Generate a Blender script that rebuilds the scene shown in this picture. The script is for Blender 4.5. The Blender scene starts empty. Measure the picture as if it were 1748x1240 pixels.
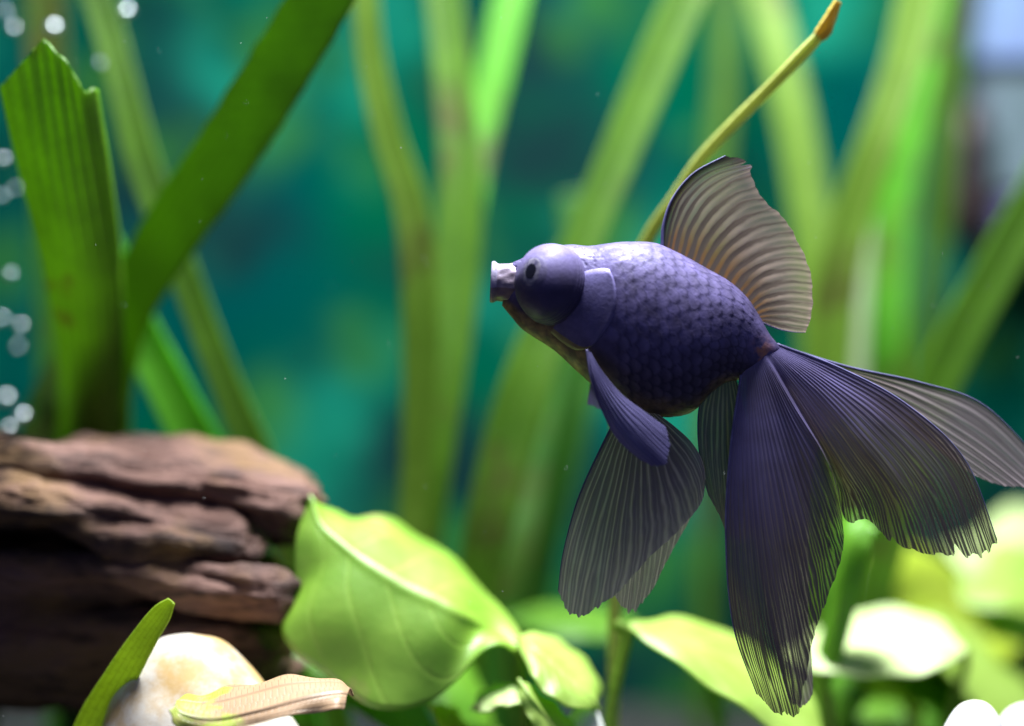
import bpy, math, random
import numpy as np
from mathutils import noise, Vector

# ------------------------------------------------------------------ camera, world, light
sc = bpy.context.scene
C = sc.collection
FD = 0.367            # metres from the lens to the plane of the fish
HF = 0.6              # frame width / distance (60 mm lens, 36 mm sensor)

cam_data = bpy.data.cameras.new("camera")
cam_data.lens = 60; cam_data.sensor_width = 36; cam_data.sensor_fit = 'HORIZONTAL'
cam_data.clip_start = 0.01; cam_data.clip_end = 20
cam_data.dof.use_dof = True
cam_data.dof.focus_distance = FD - 0.004
cam_data.dof.aperture_fstop = 3.1
cam = bpy.data.objects.new("camera", cam_data)
cam.location = (0, -FD, 0); cam.rotation_euler = (math.pi/2, 0, 0)
C.objects.link(cam); sc.camera = cam

world = bpy.data.worlds.new("World"); sc.world = world; world.use_nodes = True
bg = world.node_tree.nodes["Background"]
bg.inputs[0].default_value = (0.42, 0.48, 0.95, 1); bg.inputs[1].default_value = 0.19

def area_lamp(name, loc, sx, sy, power, col, aim):
    l = bpy.data.lights.new(name, 'AREA'); l.shape = 'RECTANGLE'
    l.size = sx; l.size_y = sy; l.energy = power; l.color = col
    o = bpy.data.objects.new(name, l); o.location = loc
    d = Vector(aim) - Vector(loc)
    o.rotation_euler = d.to_track_quat('-Z', 'Y').to_euler()
    C.objects.link(o); return o
# the lit strip above the tank, a little behind the fish
area_lamp("tank_light", (0.034, 0.040, 0.36), 0.08, 0.20, 9.9, (0.93, 0.96, 1.0), (0.036, 0.03, -0.1))

sc.view_settings.view_transform = 'Standard'; sc.view_settings.look = 'None'
sc.view_settings.gamma = 1; sc.view_settings.exposure = 0
sc.cycles.use_denoising = True
sc.cycles.max_bounces = 10; sc.cycles.transparent_max_bounces = 24
sc.cycles.sample_clamp_indirect = 6
sc.cycles.caustics_reflective = False; sc.cycles.caustics_refractive = False

rng = np.random.default_rng(7); random.seed(7)
FLOOR = -0.155
K = FD*HF/1748        # metres per photo pixel in the plane of the fish

# ------------------------------------------------------------------ helpers
def P(px, py, y=0.0):
    """photo pixel + distance behind the fish plane (m) -> world point"""
    D = FD + y
    return np.array([(px-874)/1748*HF*D, y, (620-py)/1748*HF*D])
def floor_py(y): return 620 - FLOOR/((FD+y)*HF)*1748

def catmull(pts, n):
    """smooth resample of pts[m,...] at n even parameters"""
    p = np.asarray(pts, float); m = len(p)
    t = np.linspace(0, m-1, n); i = np.minimum(t.astype(int), m-2); f = t-i
    f = f.reshape((-1,)+(1,)*(p.ndim-1))
    p0 = p[np.maximum(i-1, 0)]; p1 = p[i]; p2 = p[i+1]; p3 = p[np.minimum(i+2, m-1)]
    p0 = np.where((i == 0).reshape(f.shape), 2*p1-p2, p0)
    p3 = np.where((i == m-2).reshape(f.shape), 2*p2-p1, p3)
    return 0.5*((2*p1)+(-p0+p2)*f+(2*p0-5*p1+4*p2-p3)*f**2+(-p0+3*p1-3*p2+p3)*f**3)

def new_obj(name, verts, faces, mat, parent=None, uv=None, smooth=True, cols=None, mat_idx=None):
    me = bpy.data.meshes.new(name)
    me.from_pydata([tuple(v) for v in verts], [], faces)
    if smooth: me.polygons.foreach_set("use_smooth", [True]*len(me.polygons))
    for m in (mat if isinstance(mat, (list, tuple)) else [mat]): me.materials.append(m)
    if mat_idx is not None: me.polygons.foreach_set("material_index", mat_idx)
    if uv is not None:
        l = me.uv_layers.new(name="UVMap")
        vi = np.empty(len(me.loops), int); me.loops.foreach_get("vertex_index", vi)
        l.data.foreach_set("uv", np.asarray(uv)[vi].ravel())
    if cols is not None:
        for cn, ca in cols.items():
            a = me.color_attributes.new(cn, 'FLOAT_COLOR', 'POINT')
            a.data.foreach_set("color", np.c_[ca, np.ones(len(ca))].ravel())
    me.update()
    o = bpy.data.objects.new(name, me); C.objects.link(o)
    if parent: o.parent = parent; o.matrix_parent_inverse.translation = -parent.location
    return o

def grid_faces(nu, nv, wrap=False, off=0):
    f = []
    for i in range(nu-1):
        for j in range(nv if wrap else nv-1):
            a = i*nv+j; b = i*nv+(j+1) % nv
            f.append((a+off, b+off, b+nv+off, a+nv+off))
    return f
def grid_uv(nu, nv):
    u, v = np.meshgrid(np.linspace(0, 1, nu), np.linspace(0, 1, nv), indexing='ij')
    return np.c_[u.ravel(), v.ravel()]
def grid_normals(G):
    du = np.gradient(G, axis=0); dv = np.gradient(G, axis=1)
    n = np.cross(du, dv); return n/np.maximum(np.linalg.norm(n, axis=-1, keepdims=True), 1e-12)

def fbm(p, s, o=4, seed=0.0):
    return np.array([noise.fractal(Vector((q[0]*s[0]+seed, q[1]*s[1]+seed*1.7, q[2]*s[2])), 1.0, 2.0, o) for q in p])

def tube_geo(pts, rad, n=10):
    """swept tube: pts[m,3], rad scalar or [m]"""
    pts = np.asarray(pts); m = len(pts); rad = np.broadcast_to(rad, (m,))
    T = np.gradient(pts, axis=0); T /= np.linalg.norm(T, axis=1, keepdims=True)
    ref = np.array([0, 1.0, 0.15]); V = []
    for i in range(m):
        a = np.cross(T[i], ref); a /= np.linalg.norm(a); b = np.cross(T[i], a)
        for j in range(n):
            t = 2*math.pi*j/n; V.append(pts[i]+rad[i]*(a*math.cos(t)+b*math.sin(t)))
    F = grid_faces(m, n, True); F.append(tuple(range(n-1, -1, -1))); F.append(tuple(range((m-1)*n, m*n)))
    return V, F

def empty(name, loc, label, cat, group=None):
    o = bpy.data.objects.new(name, None); o.location = loc; o.empty_display_size = 0.01
    C.objects.link(o); tag(o, label, cat, group); return o
def tag(o, label, cat, group=None):
    o["label"] = label; o["category"] = cat
    if group: o["group"] = group
def solid(o, t):
    m = o.modifiers.new("thickness", 'SOLIDIFY'); m.thickness = t; m.offset = 0; return o

# ------------------------------------------------------------------ materials
def mat(name):
    m = bpy.data.materials.new(name); m.use_nodes = True; m.node_tree.nodes.clear(); return m
class NT:
    def __init__(s, m): s.t = m.node_tree
    def n(s, typ, **kw):
        x = s.t.nodes.new(typ)
        for k, v in kw.items():
            if k.startswith('i_'):
                x.inputs[k[2:].replace('_', ' ')].default_value = v
            elif k[0] == 'x': x.inputs[int(k[1:])].default_value = v
            else: setattr(x, k, v)
        return x
    def l(s, a, b): s.t.links.new(a, b)
    def math(s, op, a, b=None, clamp=False):
        x = s.t.nodes.new('ShaderNodeMath'); x.operation = op; x.use_clamp = clamp
        for i, q in enumerate((a, b)):
            if q is None: continue
            if isinstance(q, (int, float)): x.inputs[i].default_value = q
            else: s.l(q, x.inputs[i])
        return x.outputs[0]
    def mix(s, f, a, b):
        x = s.t.nodes.new('ShaderNodeMix'); x.data_type = 'RGBA'
        for i, q in ((0, f), (6, a), (7, b)):
            if isinstance(q, (int, float, tuple)): x.inputs[i].default_value = q if not isinstance(q, tuple) else q+(1,)*(4-len(q))
            else: s.l(q, x.inputs[i])
        return x.outputs[2]
    def mapr(s, v, a, b, c, d, smooth=True):
        x = s.t.nodes.new('ShaderNodeMapRange'); x.interpolation_type = 'SMOOTHSTEP' if smooth else 'LINEAR'
        s.l(v, x.inputs[0])
        for i, q in enumerate((a, b, c, d)): x.inputs[i+1].default_value = q
        return x.outputs[0]
    def noise(s, vec, scale, detail=4, rough=0.55):
        x = s.n('ShaderNodeTexNoise'); x.inputs['Scale'].default_value = scale
        x.inputs['Detail'].default_value = detail; x.inputs['Roughness'].default_value = rough
        if vec is not None: s.l(vec, x.inputs['Vector'])
        return x.outputs['Fac']
    def bump(s, h, strength, dist):
        x = s.n('ShaderNodeBump'); x.inputs['Strength'].default_value = strength; x.inputs['Distance'].default_value = dist
        s.l(h, x.inputs['Height']); return x.outputs[0]

def fin_material(name, ray, mem, trans, n, a_ray, a_mem, a_tip, tip_start=0.45, tw=0.5, gloss=0.04, base_op=0.25, split=1.0, lo=0.34, hi=0.72,
                 base_ray=None, base_mem=None, lead=0.0, grow=0.15, bd=0.0004, wobble=1.3):
    """striped fin: dark rays, thin see-through membrane between; u runs across the rays, v along them"""
    m = mat(name); t = NT(m)
    uv = t.n('ShaderNodeUVMap', uv_map="UVMap"); sp = t.n('ShaderNodeSeparateXYZ'); t.l(uv.outputs[0], sp.inputs[0])
    u, v = sp.outputs[0], sp.outputs[1]
    geo = t.n('ShaderNodeNewGeometry').outputs['Position']
    cb = t.n('ShaderNodeCombineXYZ'); t.l(t.math('MULTIPLY', u, n*0.55), cb.inputs[0]); t.l(t.math('MULTIPLY', v, 1.6), cb.inputs[1])
    irr = t.noise(cb.outputs[0], 1.0, 3, 0.6)
    cb2 = t.n('ShaderNodeCombineXYZ'); t.l(t.math('MULTIPLY', u, n*3.0), cb2.inputs[0]); t.l(t.math('MULTIPLY', v, 2.5), cb2.inputs[1]); cb2.inputs[2].default_value = 4.0
    irr2 = t.noise(cb2.outputs[0], 1.0, 3, 0.6)
    wob = t.math('MULTIPLY', t.math('SUBTRACT', irr, 0.5), wobble/n)
    uw = t.math('ADD', u, wob)
    bias = t.math('ADD', t.mapr(v, 0.25, 0.95, -grow, grow), t.math('MULTIPLY', t.math('SUBTRACT', irr2, 0.5), 0.5))
    def tri(k): return t.math('ADD', t.math('MULTIPLY', t.math('ABSOLUTE', t.math('SUBTRACT', t.math('FRACT', t.math('MULTIPLY', uw, k)), 0.5)), 2), bias)
    s1 = t.mapr(tri(n), lo, hi, 0, 1); s2 = t.mapr(tri(2*n), lo, hi+0.08, 0, 1)
    far = t.mapr(v, 0.3, 0.7, 0, split)
    x = t.n('ShaderNodeMix'); t.l(far, x.inputs[0]); t.l(s1, x.inputs[2]); t.l(s2, x.inputs[3])
    memb = x.outputs[0]                                              # 1 = membrane, 0 = ray
    rc, mc = ray, mem
    if base_ray: rc = t.mix(t.mapr(v, 0.2, 0.75, 1, 0), ray, base_ray)
    if base_mem: mc = t.mix(t.mapr(v, 0.1, 0.5, 1, 0), mem, base_mem)
    col = t.mix(memb, rc, mc)
    blot = t.noise(geo, 110, 4)
    col = t.mix(t.mapr(blot, 0.4, 0.75, 0, 0.5), col, tuple(c*0.6 for c in ray))
    op_m = t.mapr(v, tip_start, 1.0, a_mem, a_tip)
    op_m = t.math('ADD', op_m, t.mapr(v, 0.0, 0.35, base_op, 0), True)
    op_m = t.math('ADD', op_m, t.mapr(v, 0.9, 1.0, 0, 0.3), True)
    op_m = t.math('ADD', op_m, t.mapr(irr, 0.35, 0.7, -0.06, 0.12), True)
    op = t.n('ShaderNodeMix'); t.l(memb, op.inputs[0]); op.inputs[2].default_value = a_ray; t.l(op_m, op.inputs[3])
    opo = op.outputs[0]
    tcol = t.mix(memb, tuple(c*0.3 for c in trans), trans if not base_mem else t.mix(t.mapr(v, 0.1, 0.55, 1, 0), trans, base_mem))
    if lead:
        ld = t.mapr(u, 0.0, lead, 1, 0)
        col = t.mix(ld, col, tuple(c*0.35 for c in ray)); tcol = t.mix(ld, tcol, (0.02, 0.012, 0.015)); opo = t.math('MAXIMUM', opo, t.math('MULTIPLY', ld, 0.97))
    bmp = t.bump(memb, 0.35, bd)
    d = t.n('ShaderNodeBsdfDiffuse'); t.l(col, d.inputs[0]); t.l(bmp, d.inputs['Normal'])
    tr = t.n('ShaderNodeBsdfTranslucent'); t.l(tcol, tr.inputs[0])
    gl = t.n('ShaderNodeBsdfGlossy', i_Roughness=0.45); gl.inputs[0].default_value = (0.45, 0.42, 0.85, 1); t.l(bmp, gl.inputs['Normal'])
    m1 = t.n('ShaderNodeMixShader'); m1.inputs[0].default_value = tw; t.l(d.outputs[0], m1.inputs[1]); t.l(tr.outputs[0], m1.inputs[2])
    m2 = t.n('ShaderNodeMixShader'); m2.inputs[0].default_value = gloss; t.l(m1.outputs[0], m2.inputs[1]); t.l(gl.outputs[0], m2.inputs[2])
    tp = t.n('ShaderNodeBsdfTransparent'); tp.inputs[0].default_value = (0.95, 0.93, 0.86, 1)
    m3 = t.n('ShaderNodeMixShader'); t.l(opo, m3.inputs[0]); t.l(tp.outputs[0], m3.inputs[1]); t.l(m2.outputs[0], m3.inputs[2])
    out = t.n('ShaderNodeOutputMaterial'); t.l(m3.outputs[0], out.inputs[0]); return m

def leaf_material(name, c1, c2, trans, tw=0.45, veins=9, spots=None, rough=0.5, gloss=0.04, cross=0.0, vg=0.0):
    """u across the blade, v along it: midrib and side veins in relief, mottled green, light passes through"""
    m = mat(name); t = NT(m)
    uv = t.n('ShaderNodeUVMap', uv_map="UVMap"); sp = t.n('ShaderNodeSeparateXYZ'); t.l(uv.outputs[0], sp.inputs[0])
    u, v = sp.outputs[0], sp.outputs[1]
    geo = t.n('ShaderNodeNewGeometry').outputs['Position']
    n1 = t.noise(geo, 70, 5); n2 = t.noise(geo, 350, 3)
    col = t.mix(t.mapr(n1, 0.3, 0.7, 0, 1), c1, c2)
    side = t.math('ABSOLUTE', t.math('SUBTRACT', u, 0.5))
    if cross:   # long parallel veins with fine cross veins (ribbon leaf)
        tr_ = t.math('ABSOLUTE', t.math('SUBTRACT', t.math('FRACT', t.math('MULTIPLY', u, veins)), 0.5))
        ve = t.mapr(tr_, 0.0, 0.13, 1, 0)
        vv = t.math('ADD', t.math('MULTIPLY', v, cross), t.math('MULTIPLY', n1, 0.6))
        vv = t.math('ADD', vv, t.math('MULTIPLY', t.math('FLOOR', t.math('MULTIPLY', u, veins)), 0.37))
        cv = t.mapr(t.math('ABSOLUTE', t.math('SUBTRACT', t.math('FRACT', vv), 0.5)), 0, 0.12, 0.6, 0)
        vein = t.math('MAXIMUM', ve, cv)
    else:       # arched side veins leaving the midrib
        w = t.math('SUBTRACT', t.math('MULTIPLY', v, veins), t.math('MULTIPLY', side, 5.0))
        vein = t.mapr(t.math('ABSOLUTE', t.math('SUBTRACT', t.math('FRACT', w), 0.5)), 0, 0.1, 1, 0)
        vein = t.math('MAXIMUM', vein, t.mapr(side, 0.0, 0.035, 1, 0))
    col = t.mix(t.math('MULTIPLY', vein, 0.45 if cross else 0.28), col, tuple(min(1, c*1.5+0.02) for c in c2) if not cross else tuple(c*0.45 for c in c1))
    tcol = t.mix(t.mapr(n1, 0.3, 0.7, 0, 1), tuple(c*0.8 for c in trans), trans)
    tcol = t.mix(t.math('MULTIPLY', vein, 0.4), tcol, tuple(c*0.5 for c in trans))
    if spots:
        sf = t.mapr(t.math('ADD', t.noise(geo, spots[1], 4, 0.6), t.math('MULTIPLY', t.math('SUBTRACT', 0.4, v), vg)), spots[2], spots[2]+0.12, 0, 0.85)
        col = t.mix(sf, col, spots[0]); tcol = t.mix(sf, tcol, tuple(c*0.6 for c in spots[0]))
    h = t.math('ADD', t.math('MULTIPLY', vein, -0.5 if cross else -0.2), t.math('MULTIPLY', n2, 0.35))
    bmp = t.bump(h, 0.5, 0.0006)
    d = t.n('ShaderNodeBsdfDiffuse'); t.l(col, d.inputs[0]); t.l(bmp, d.inputs['Normal'])
    tr = t.n('ShaderNodeBsdfTranslucent'); t.l(tcol, tr.inputs[0]); t.l(bmp, tr.inputs['Normal'])
    gl = t.n('ShaderNodeBsdfGlossy', i_Roughness=rough); t.l(bmp, gl.inputs['Normal'])
    m1 = t.n('ShaderNodeMixShader'); m1.inputs[0].default_value = tw; t.l(d.outputs[0], m1.inputs[1]); t.l(tr.outputs[0], m1.inputs[2])
    m2 = t.n('ShaderNodeMixShader'); m2.inputs[0].default_value = gloss; t.l(m1.outputs[0], m2.inputs[1]); t.l(gl.outputs[0], m2.inputs[2])
    out = t.n('ShaderNodeOutputMaterial'); t.l(m2.outputs[0], out.inputs[0]); return m

def simple_mat(name, col, rough=0.5, metal=0.0, spec=0.4, coat=0.0, nscale=0, ncol=None, bumps=0.0, bscale=300):
    m = mat(name); t = NT(m)
    b = t.n('ShaderNodeBsdfPrincipled'); b.inputs['Roughness'].default_value = rough; b.inputs['Metallic'].default_value = metal
    b.inputs['Specular IOR Level'].default_value = spec; b.inputs['Coat Weight'].default_value = coat
    b.inputs['Coat Roughness'].default_value = 0.08
    geo = t.n('ShaderNodeNewGeometry').outputs['Position']
    if nscale:
        t.l(t.mix(t.mapr(t.noise(geo, nscale, 5), 0.35, 0.65, 0, 1), tuple(col), tuple(ncol)), b.inputs['Base Color'])
    else: b.inputs['Base Color'].default_value = tuple(col)+(1,)
    if bumps: t.l(t.bump(t.noise(geo, bscale, 4), bumps, 0.001), b.inputs['Normal'])
    out = t.n('ShaderNodeOutputMaterial'); t.l(b.outputs[0], out.inputs[0]); return m

# ------------------------------------------------------------------ setting: back wall, side wall, floor
def backdrop_material():
    m = mat("backdrop_film"); t = NT(m)
    geo = t.n('ShaderNodeNewGeometry').outputs['Position']
    n1 = t.noise(geo, 7, 3, 0.5); n2 = t.noise(geo, 13, 3, 0.55)
    off = t.n('ShaderNodeVectorMath', operation='ADD'); t.l(geo, off.inputs[0]); off.inputs[1].default_value = (3.1, 0, 1.7)
    n3 = t.noise(off.outputs[0], 9, 3, 0.5)
    col = t.mix(t.mapr(n1, 0.35, 0.65, 0, 1), (0.0, 0.075, 0.034), (0.0, 0.055, 0.05))
    col = t.mix(t.mapr(n2, 0.48, 0.72, 0, 0.9), col, (0.012, 0.24, 0.15))
    col = t.mix(t.mapr(n3, 0.48, 0.66, 0, 0.9), col, (0.006, 0.02, 0.024))
    n4 = t.noise(off.outputs[0], 21, 3, 0.5); col = t.mix(t.mapr(n4, 0.52, 0.7, 0, 0.7), col, (0.03, 0.14, 0.02))
    b = t.n('ShaderNodeBsdfDiffuse'); t.l(col, b.inputs[0])
    out = t.n('ShaderNodeOutputMaterial'); t.l(b.outputs[0], out.inputs[0]); return m
def box(name, lo, hi, m, parent=None, kind=None, bev=0.0):
    x0, y0, z0 = lo; x1, y1, z1 = hi
    V = [(x, y, z) for x in (x0, x1) for y in (y0, y1) for z in (z0, z1)]
    F = [(0, 1, 3, 2), (4, 6, 7, 5), (0, 4, 5, 1), (2, 3, 7, 6), (0, 2, 6, 4), (1, 5, 7, 3)]
    o = new_obj(name, V, F, m, parent, smooth=False)
    if bev:
        md = o.modifiers.new("bevel", 'BEVEL'); md.width = bev; md.segments = 3
    if kind: o["kind"] = kind
    return o
BACK = 0.40
box("tank_back_wall", (-0.75, BACK, FLOOR-0.02), (0.75, BACK+0.006, 0.32), backdrop_material(), kind="structure")

# gravel bed: one sheet with real pebbly relief
nx, ny = 220, 90
xs = np.linspace(-0.75, 0.75, nx); ys = np.linspace(-0.09, BACK-0.002, ny)
gv = np.array([(x, y, 0) for x in xs for y in ys])
cell = np.array([noise.voronoi(Vector((p[0]*120, p[1]*120, 0)))[0][0] for p in gv])
gv[:, 2] = FLOOR + 0.004*(0.6-np.minimum(cell, 0.9)) + 0.004*fbm(gv, (12, 12, 1), 2)
g = new_obj("gravel_bed", gv, grid_faces(nx, ny), simple_mat("gravel", (0.05, 0.05, 0.045), 0.8, nscale=160, ncol=(0.015, 0.018, 0.018)))
g["kind"] = "structure"

# ------------------------------------------------------------------ the goldfish
Z0 = np.zeros(3)
# body stations: top pixel, bottom pixel, half width (px)
ST = [((866,468),(857,522),12), ((874,450),(872,540),24), ((890,442),(890,561),36), ((915,430),(915,578),46), ((945,421),(948,600),57),
      ((975,418),(985,634),69), ((1005,420),(1020,664),80), ((1040,416),(1060,690),89), ((1080,414),(1100,706),94),
      ((1120,417),(1140,711),94), ((1165,437),(1180,702),88), ((1205,459),(1209,673),76), ((1240,479),(1230,656),61),
      ((1270,504),(1246,650),46), ((1292,534),(1259,648),34), ((1313,570),(1272,643),25), ((1328,588),(1288,633),17), ((1338,597),(1306,620),8)]
NS, NTH = 300, 260
top = catmull([s[0] for s in ST], NS); bot = catmull([s[1] for s in ST], NS); hw = catmull([[s[2]] for s in ST], NS)[:, 0]
th = np.linspace(0, 2*math.pi, NTH, endpoint=False)   # 0 = top, pi/2 = camera side
mid = (top+bot)/2; ax = (top-bot)/2
ct, st = np.cos(th), np.sin(th)
sup = lambda c: np.sign(c)*np.abs(c)**0.93
B = np.zeros((NS, NTH, 3))                              # px, depth px, py
B[..., 0] = mid[:, None, 0] + ax[:, None, 0]*sup(ct)
B[..., 2] = mid[:, None, 1] + ax[:, None, 1]*sup(ct)
# widest a little above the middle, narrow back and keel
prof = np.abs(st)**0.9*(1+0.06*ct)
B[..., 1] = -np.sign(st)*prof*hw[:, None]
def px2w(A):
    y = A[..., 1]*K
    return np.stack([(A[..., 0]-874)*K, y, (620-A[..., 2])*K], -1)
BW = px2w(B)
Bp = np.concatenate([BW[:, -1:], BW, BW[:, :1]], 1)
BN = -grid_normals(Bp)[:, 1:-1]
cen = BW.mean(1, keepdims=True)
if (np.sum(BN*(BW-cen), -1)).mean() < 0: BN = -BN
# overlapping scales in relief
along = np.r_[0, np.cumsum(np.linalg.norm(np.diff(mid, axis=0), axis=1))]
A_ = np.repeat(along[:, None], NTH, 1)
ell = (np.linalg.norm(ax, axis=1)+hw)/2
thc = np.where(th > math.pi, th-2*math.pi, th)
Bc = thc[None, :]*np.maximum(ell[:, None], 40)*0.98
Bc = thc[None, :]*(78+0.22*ell[:, None])
SP, SQ = 17.5, 17.5
H = np.zeros_like(A_); EDGE = np.zeros_like(A_)
i0 = np.floor(A_/SP)
for di in (-2, -1, 0, 1):
    ii = i0+di; ca = ii*SP
    offb = np.where((ii % 2) == 0, 0, SQ/2)
    for dj in (-1, 0, 1):
        jj = np.round((Bc-offb)/SQ)+dj; cb = jj*SQ+offb
        jit = np.sin(ii*12.9898+jj*78.233)*0.5
        j2 = np.sin(ii*39.3+jj*11.1); da = (A_-ca-2.2*jit)/(SP*(1.42+0.1*j2)); db = (Bc-cb-1.2*j2)/(SQ*0.74)
        r = np.sqrt(da**2+db**2)
        ins = (r < 1) & (da > -0.55)
        h = np.where(ins, 0.5+0.5*da+0.12*jit, 0)
        up = h > H
        EDGE = np.where(up, np.clip((r-0.80)/0.16, 0, 1), EDGE); H = np.where(up, h, H)
H = np.maximum(H, 0.55)
gill_a = np.interp(1045, mid[:, 0], along)
fade = np.clip((A_-gill_a+14)/30, 0, 1)*np.clip((along[-1]-A_-20)/60, 0, 1)
fade *= 0.55+0.45*np.clip(np.abs(thc)[None, :]/1.0, 0, 1)
hf = fbm(BW.reshape(-1, 3), (420, 420, 420), 3).reshape(NS, NTH)
head = 1-np.clip((A_-gill_a+40)/50, 0, 1)
pores = np.clip(fbm(BW.reshape(-1, 3), (1150, 1150, 1150), 2, 5.0).reshape(NS, NTH)-0.15, 0, 1)
disp = (H*2.0*fade + hf*0.35 - pores*3.0*head*np.clip((ct[None, :]-0.35)*4, 0, 1))*K
BW2 = BW + BN*disp[..., None]
# pigment: blue-black with shade painted into the darker underside, bronze on the chin, throat and belly keel, an orange fleck at the tail root
px, py = B[..., 0], B[..., 2]
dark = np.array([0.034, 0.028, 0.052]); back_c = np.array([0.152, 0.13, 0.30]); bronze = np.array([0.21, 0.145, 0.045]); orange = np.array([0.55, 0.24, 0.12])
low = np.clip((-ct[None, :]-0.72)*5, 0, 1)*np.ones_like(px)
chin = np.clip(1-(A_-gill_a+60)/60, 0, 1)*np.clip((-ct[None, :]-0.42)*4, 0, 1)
upper = np.clip((ct[None, :]+0.55)/0.6, 0, 1)*(1-0.2*np.clip((ct[None, :]-0.5)*2.5, 0, 1))*np.ones_like(px)  # back toned down in colour to even out the lamp's falloff
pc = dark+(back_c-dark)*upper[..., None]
pc = pc*(0.82+0.5*hf[..., None]*0.6)
pc = pc*(1-0.5*(EDGE*fade)[..., None]) + np.array([0.07, 0.058, 0.085])*(np.clip((H-0.62)*4, 0, 1)*(1-EDGE)*fade*0.6)[..., None]
kb = np.clip(np.maximum(low*0.75, chin), 0, 1)[..., None]
bz = bronze*(0.7+0.9*np.clip(hf, -0.4, 0.6))[..., None]
pc = pc*(1-kb)+bz*kb
ro = np.exp(-(((px-1297)/16)**2+((py-602)/18)**2))*np.clip(hf*2.5+0.7, 0, 1)
pc = pc*(1-ro[..., None])+orange*ro[..., None]

def skin_material(name, rough=0.5, spec=0.22, sheen=True):
    m = mat(name); t = NT(m)
    a = t.n('ShaderNodeVertexColor', layer_name="pigment_shade")
    geo = t.n('ShaderNodeNewGeometry').outputs['Position']
    nz = t.noise(geo, 260, 5, 0.65); fine = t.noise(geo, 1500, 3)
    col = t.mix(t.mapr(nz, 0.3, 0.72, 0.0, 0.5), a.outputs[0], (0.03, 0.025, 0.05))
    b = t.n('ShaderNodeBsdfPrincipled'); t.l(col, b.inputs['Base Color'])
    t.l(t.mapr(nz, 0.3, 0.7, rough-0.1, rough+0.14), b.inputs['Roughness']); b.inputs['Specular IOR Level'].default_value = spec
    b.inputs['Specular Tint'].default_value = (0.62, 0.6, 1.0, 1)
    t.l(t.bump(fine, 0.25, 0.0003), b.inputs['Normal'])
    out = t.n('ShaderNodeOutputMaterial'); t.l(b.outputs[0], out.inputs[0]); return m
SKIN = skin_material("goldfish_skin")

fish = empty("goldfish", tuple(P(1120, 560)), "black telescope-eyed goldfish with long flowing double tail swimming among the plants", "fish")
V = list(BW2.reshape(-1, 3)); F = grid_faces(NS, NTH, True)
F.append(tuple(range(NTH))); F.append(tuple(range(NS*NTH-1, NS*NTH-NTH-1, -1)))
new_obj("body", V, F, SKIN, fish, cols={"pigment_shade": np.clip(pc.reshape(-1, 3), 0.004, 1)})

def body_depth(qx, qy):
    """depth (px) of the camera-side flank at a photo pixel"""
    half = B[:, 1:NTH//2]
    d = (half[..., 0]-qx)**2+(half[..., 2]-qy)**2
    w = np.argsort(d.ravel())[:4]
    dd = d.ravel()[w]; ww = 1/(dd+0.2)
    return float((half[..., 1].ravel()[w]*ww).sum()/ww.sum())
def W(qx, qy, d): return np.array([(qx-874)*K, d*K, (620-qy)*K])

# --- eyes: swollen dome on a wrinkled base, gold-grey iris, black pupil
EYE_M = skin_material("eye_skin", 0.5, 0.2)
IRIS = simple_mat("iris", (0.16, 0.15, 0.20), 0.3, nscale=900, ncol=(0.05, 0.045, 0.09), coat=0.2)
PUPIL = simple_mat("pupil", (0.004, 0.004, 0.008), 0.12, spec=0.5, coat=0.5)
def make_eye(c, axis, R, squash=1.12):
    a = np.array(axis, float); a /= np.linalg.norm(a)
    up = np.array([0, 0, 1.0]); s = np.cross(a, up); s /= np.linalg.norm(s); u2 = np.cross(s, a)
    #         (t along axis, radius) in px
    prof = [(-46, 50), (-40, 57), (-33, 60), (-30, 60.5), (-27, 58.2), (-24, 61.6), (-21, 59.4), (-17.5, 62.4), (-14.5, 61.2), (-8, 63.6), (-4, 62.5), (-0.5, 63.3), (3, 62), (6.5, 62.4), (10, 60.9), (18, 59.4), (28, 55), (38, 48.5),
            (46, 41), (51, 35), (54.5, 29.5), (57.5, 25), (60, 19), (61.8, 12), (62.6, 5), (62.8, 0.3)]
    pr = catmull(prof, 90); n = 96; Vv = []; cc = []
    for t_, r_ in pr:
        for j in range(n):
            q = 2*math.pi*j/n
            wob = 1+0.008*math.sin(3*q+t_*0.05)
            off = a*t_ + (s*math.cos(q)+u2*math.sin(q)*squash)*r_*wob
            p = c+off*R/64
            Vv.append(W(p[0], 620-p[2], p[1]))   # c is given as (px, depth, 620-py)
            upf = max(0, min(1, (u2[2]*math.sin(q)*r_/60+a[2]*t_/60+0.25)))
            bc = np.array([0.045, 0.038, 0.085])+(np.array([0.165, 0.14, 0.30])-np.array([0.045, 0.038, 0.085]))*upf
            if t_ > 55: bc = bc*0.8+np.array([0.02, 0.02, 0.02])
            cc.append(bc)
    Fv = grid_faces(len(pr), n, True); Fv = [f[::-1] for f in Fv]
    e = new_obj("eye", Vv, Fv, EYE_M, fish, cols={"pigment_shade": np.array(cc)})
    def cap(name, r0, r1, lift, m, parent):
        VV = []; rr = np.linspace(r0, r1, 7)
        tt = np.interp(rr, pr[::-1, 1], pr[::-1, 0])
        for t_, r_ in zip(tt, rr):
            for j in range(48):
                q = 2*math.pi*j/48
                off = a*(t_+lift*(1 if r_ < r1-0.01 else -0.6)) + (s*math.cos(q)*0.9+u2*math.sin(q)*squash*1.02)*r_
                p = c+off*R/64; VV.append(W(p[0], 620-p[2], p[1]))
        FF = grid_faces(7, 48, True)
        if r0 < 1: FF.append(tuple(range(48)))
        o = new_obj(name, VV, FF, m, parent); return o
    cap("iris", 10, 22.5, 0.6, IRIS, e); cap("pupil", 0.4, 13.5, 1.1, PUPIL, e)
    return e
make_eye(np.array([938, -50, 620-486]), (-0.56, -0.80, 0.30), 62)
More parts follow.
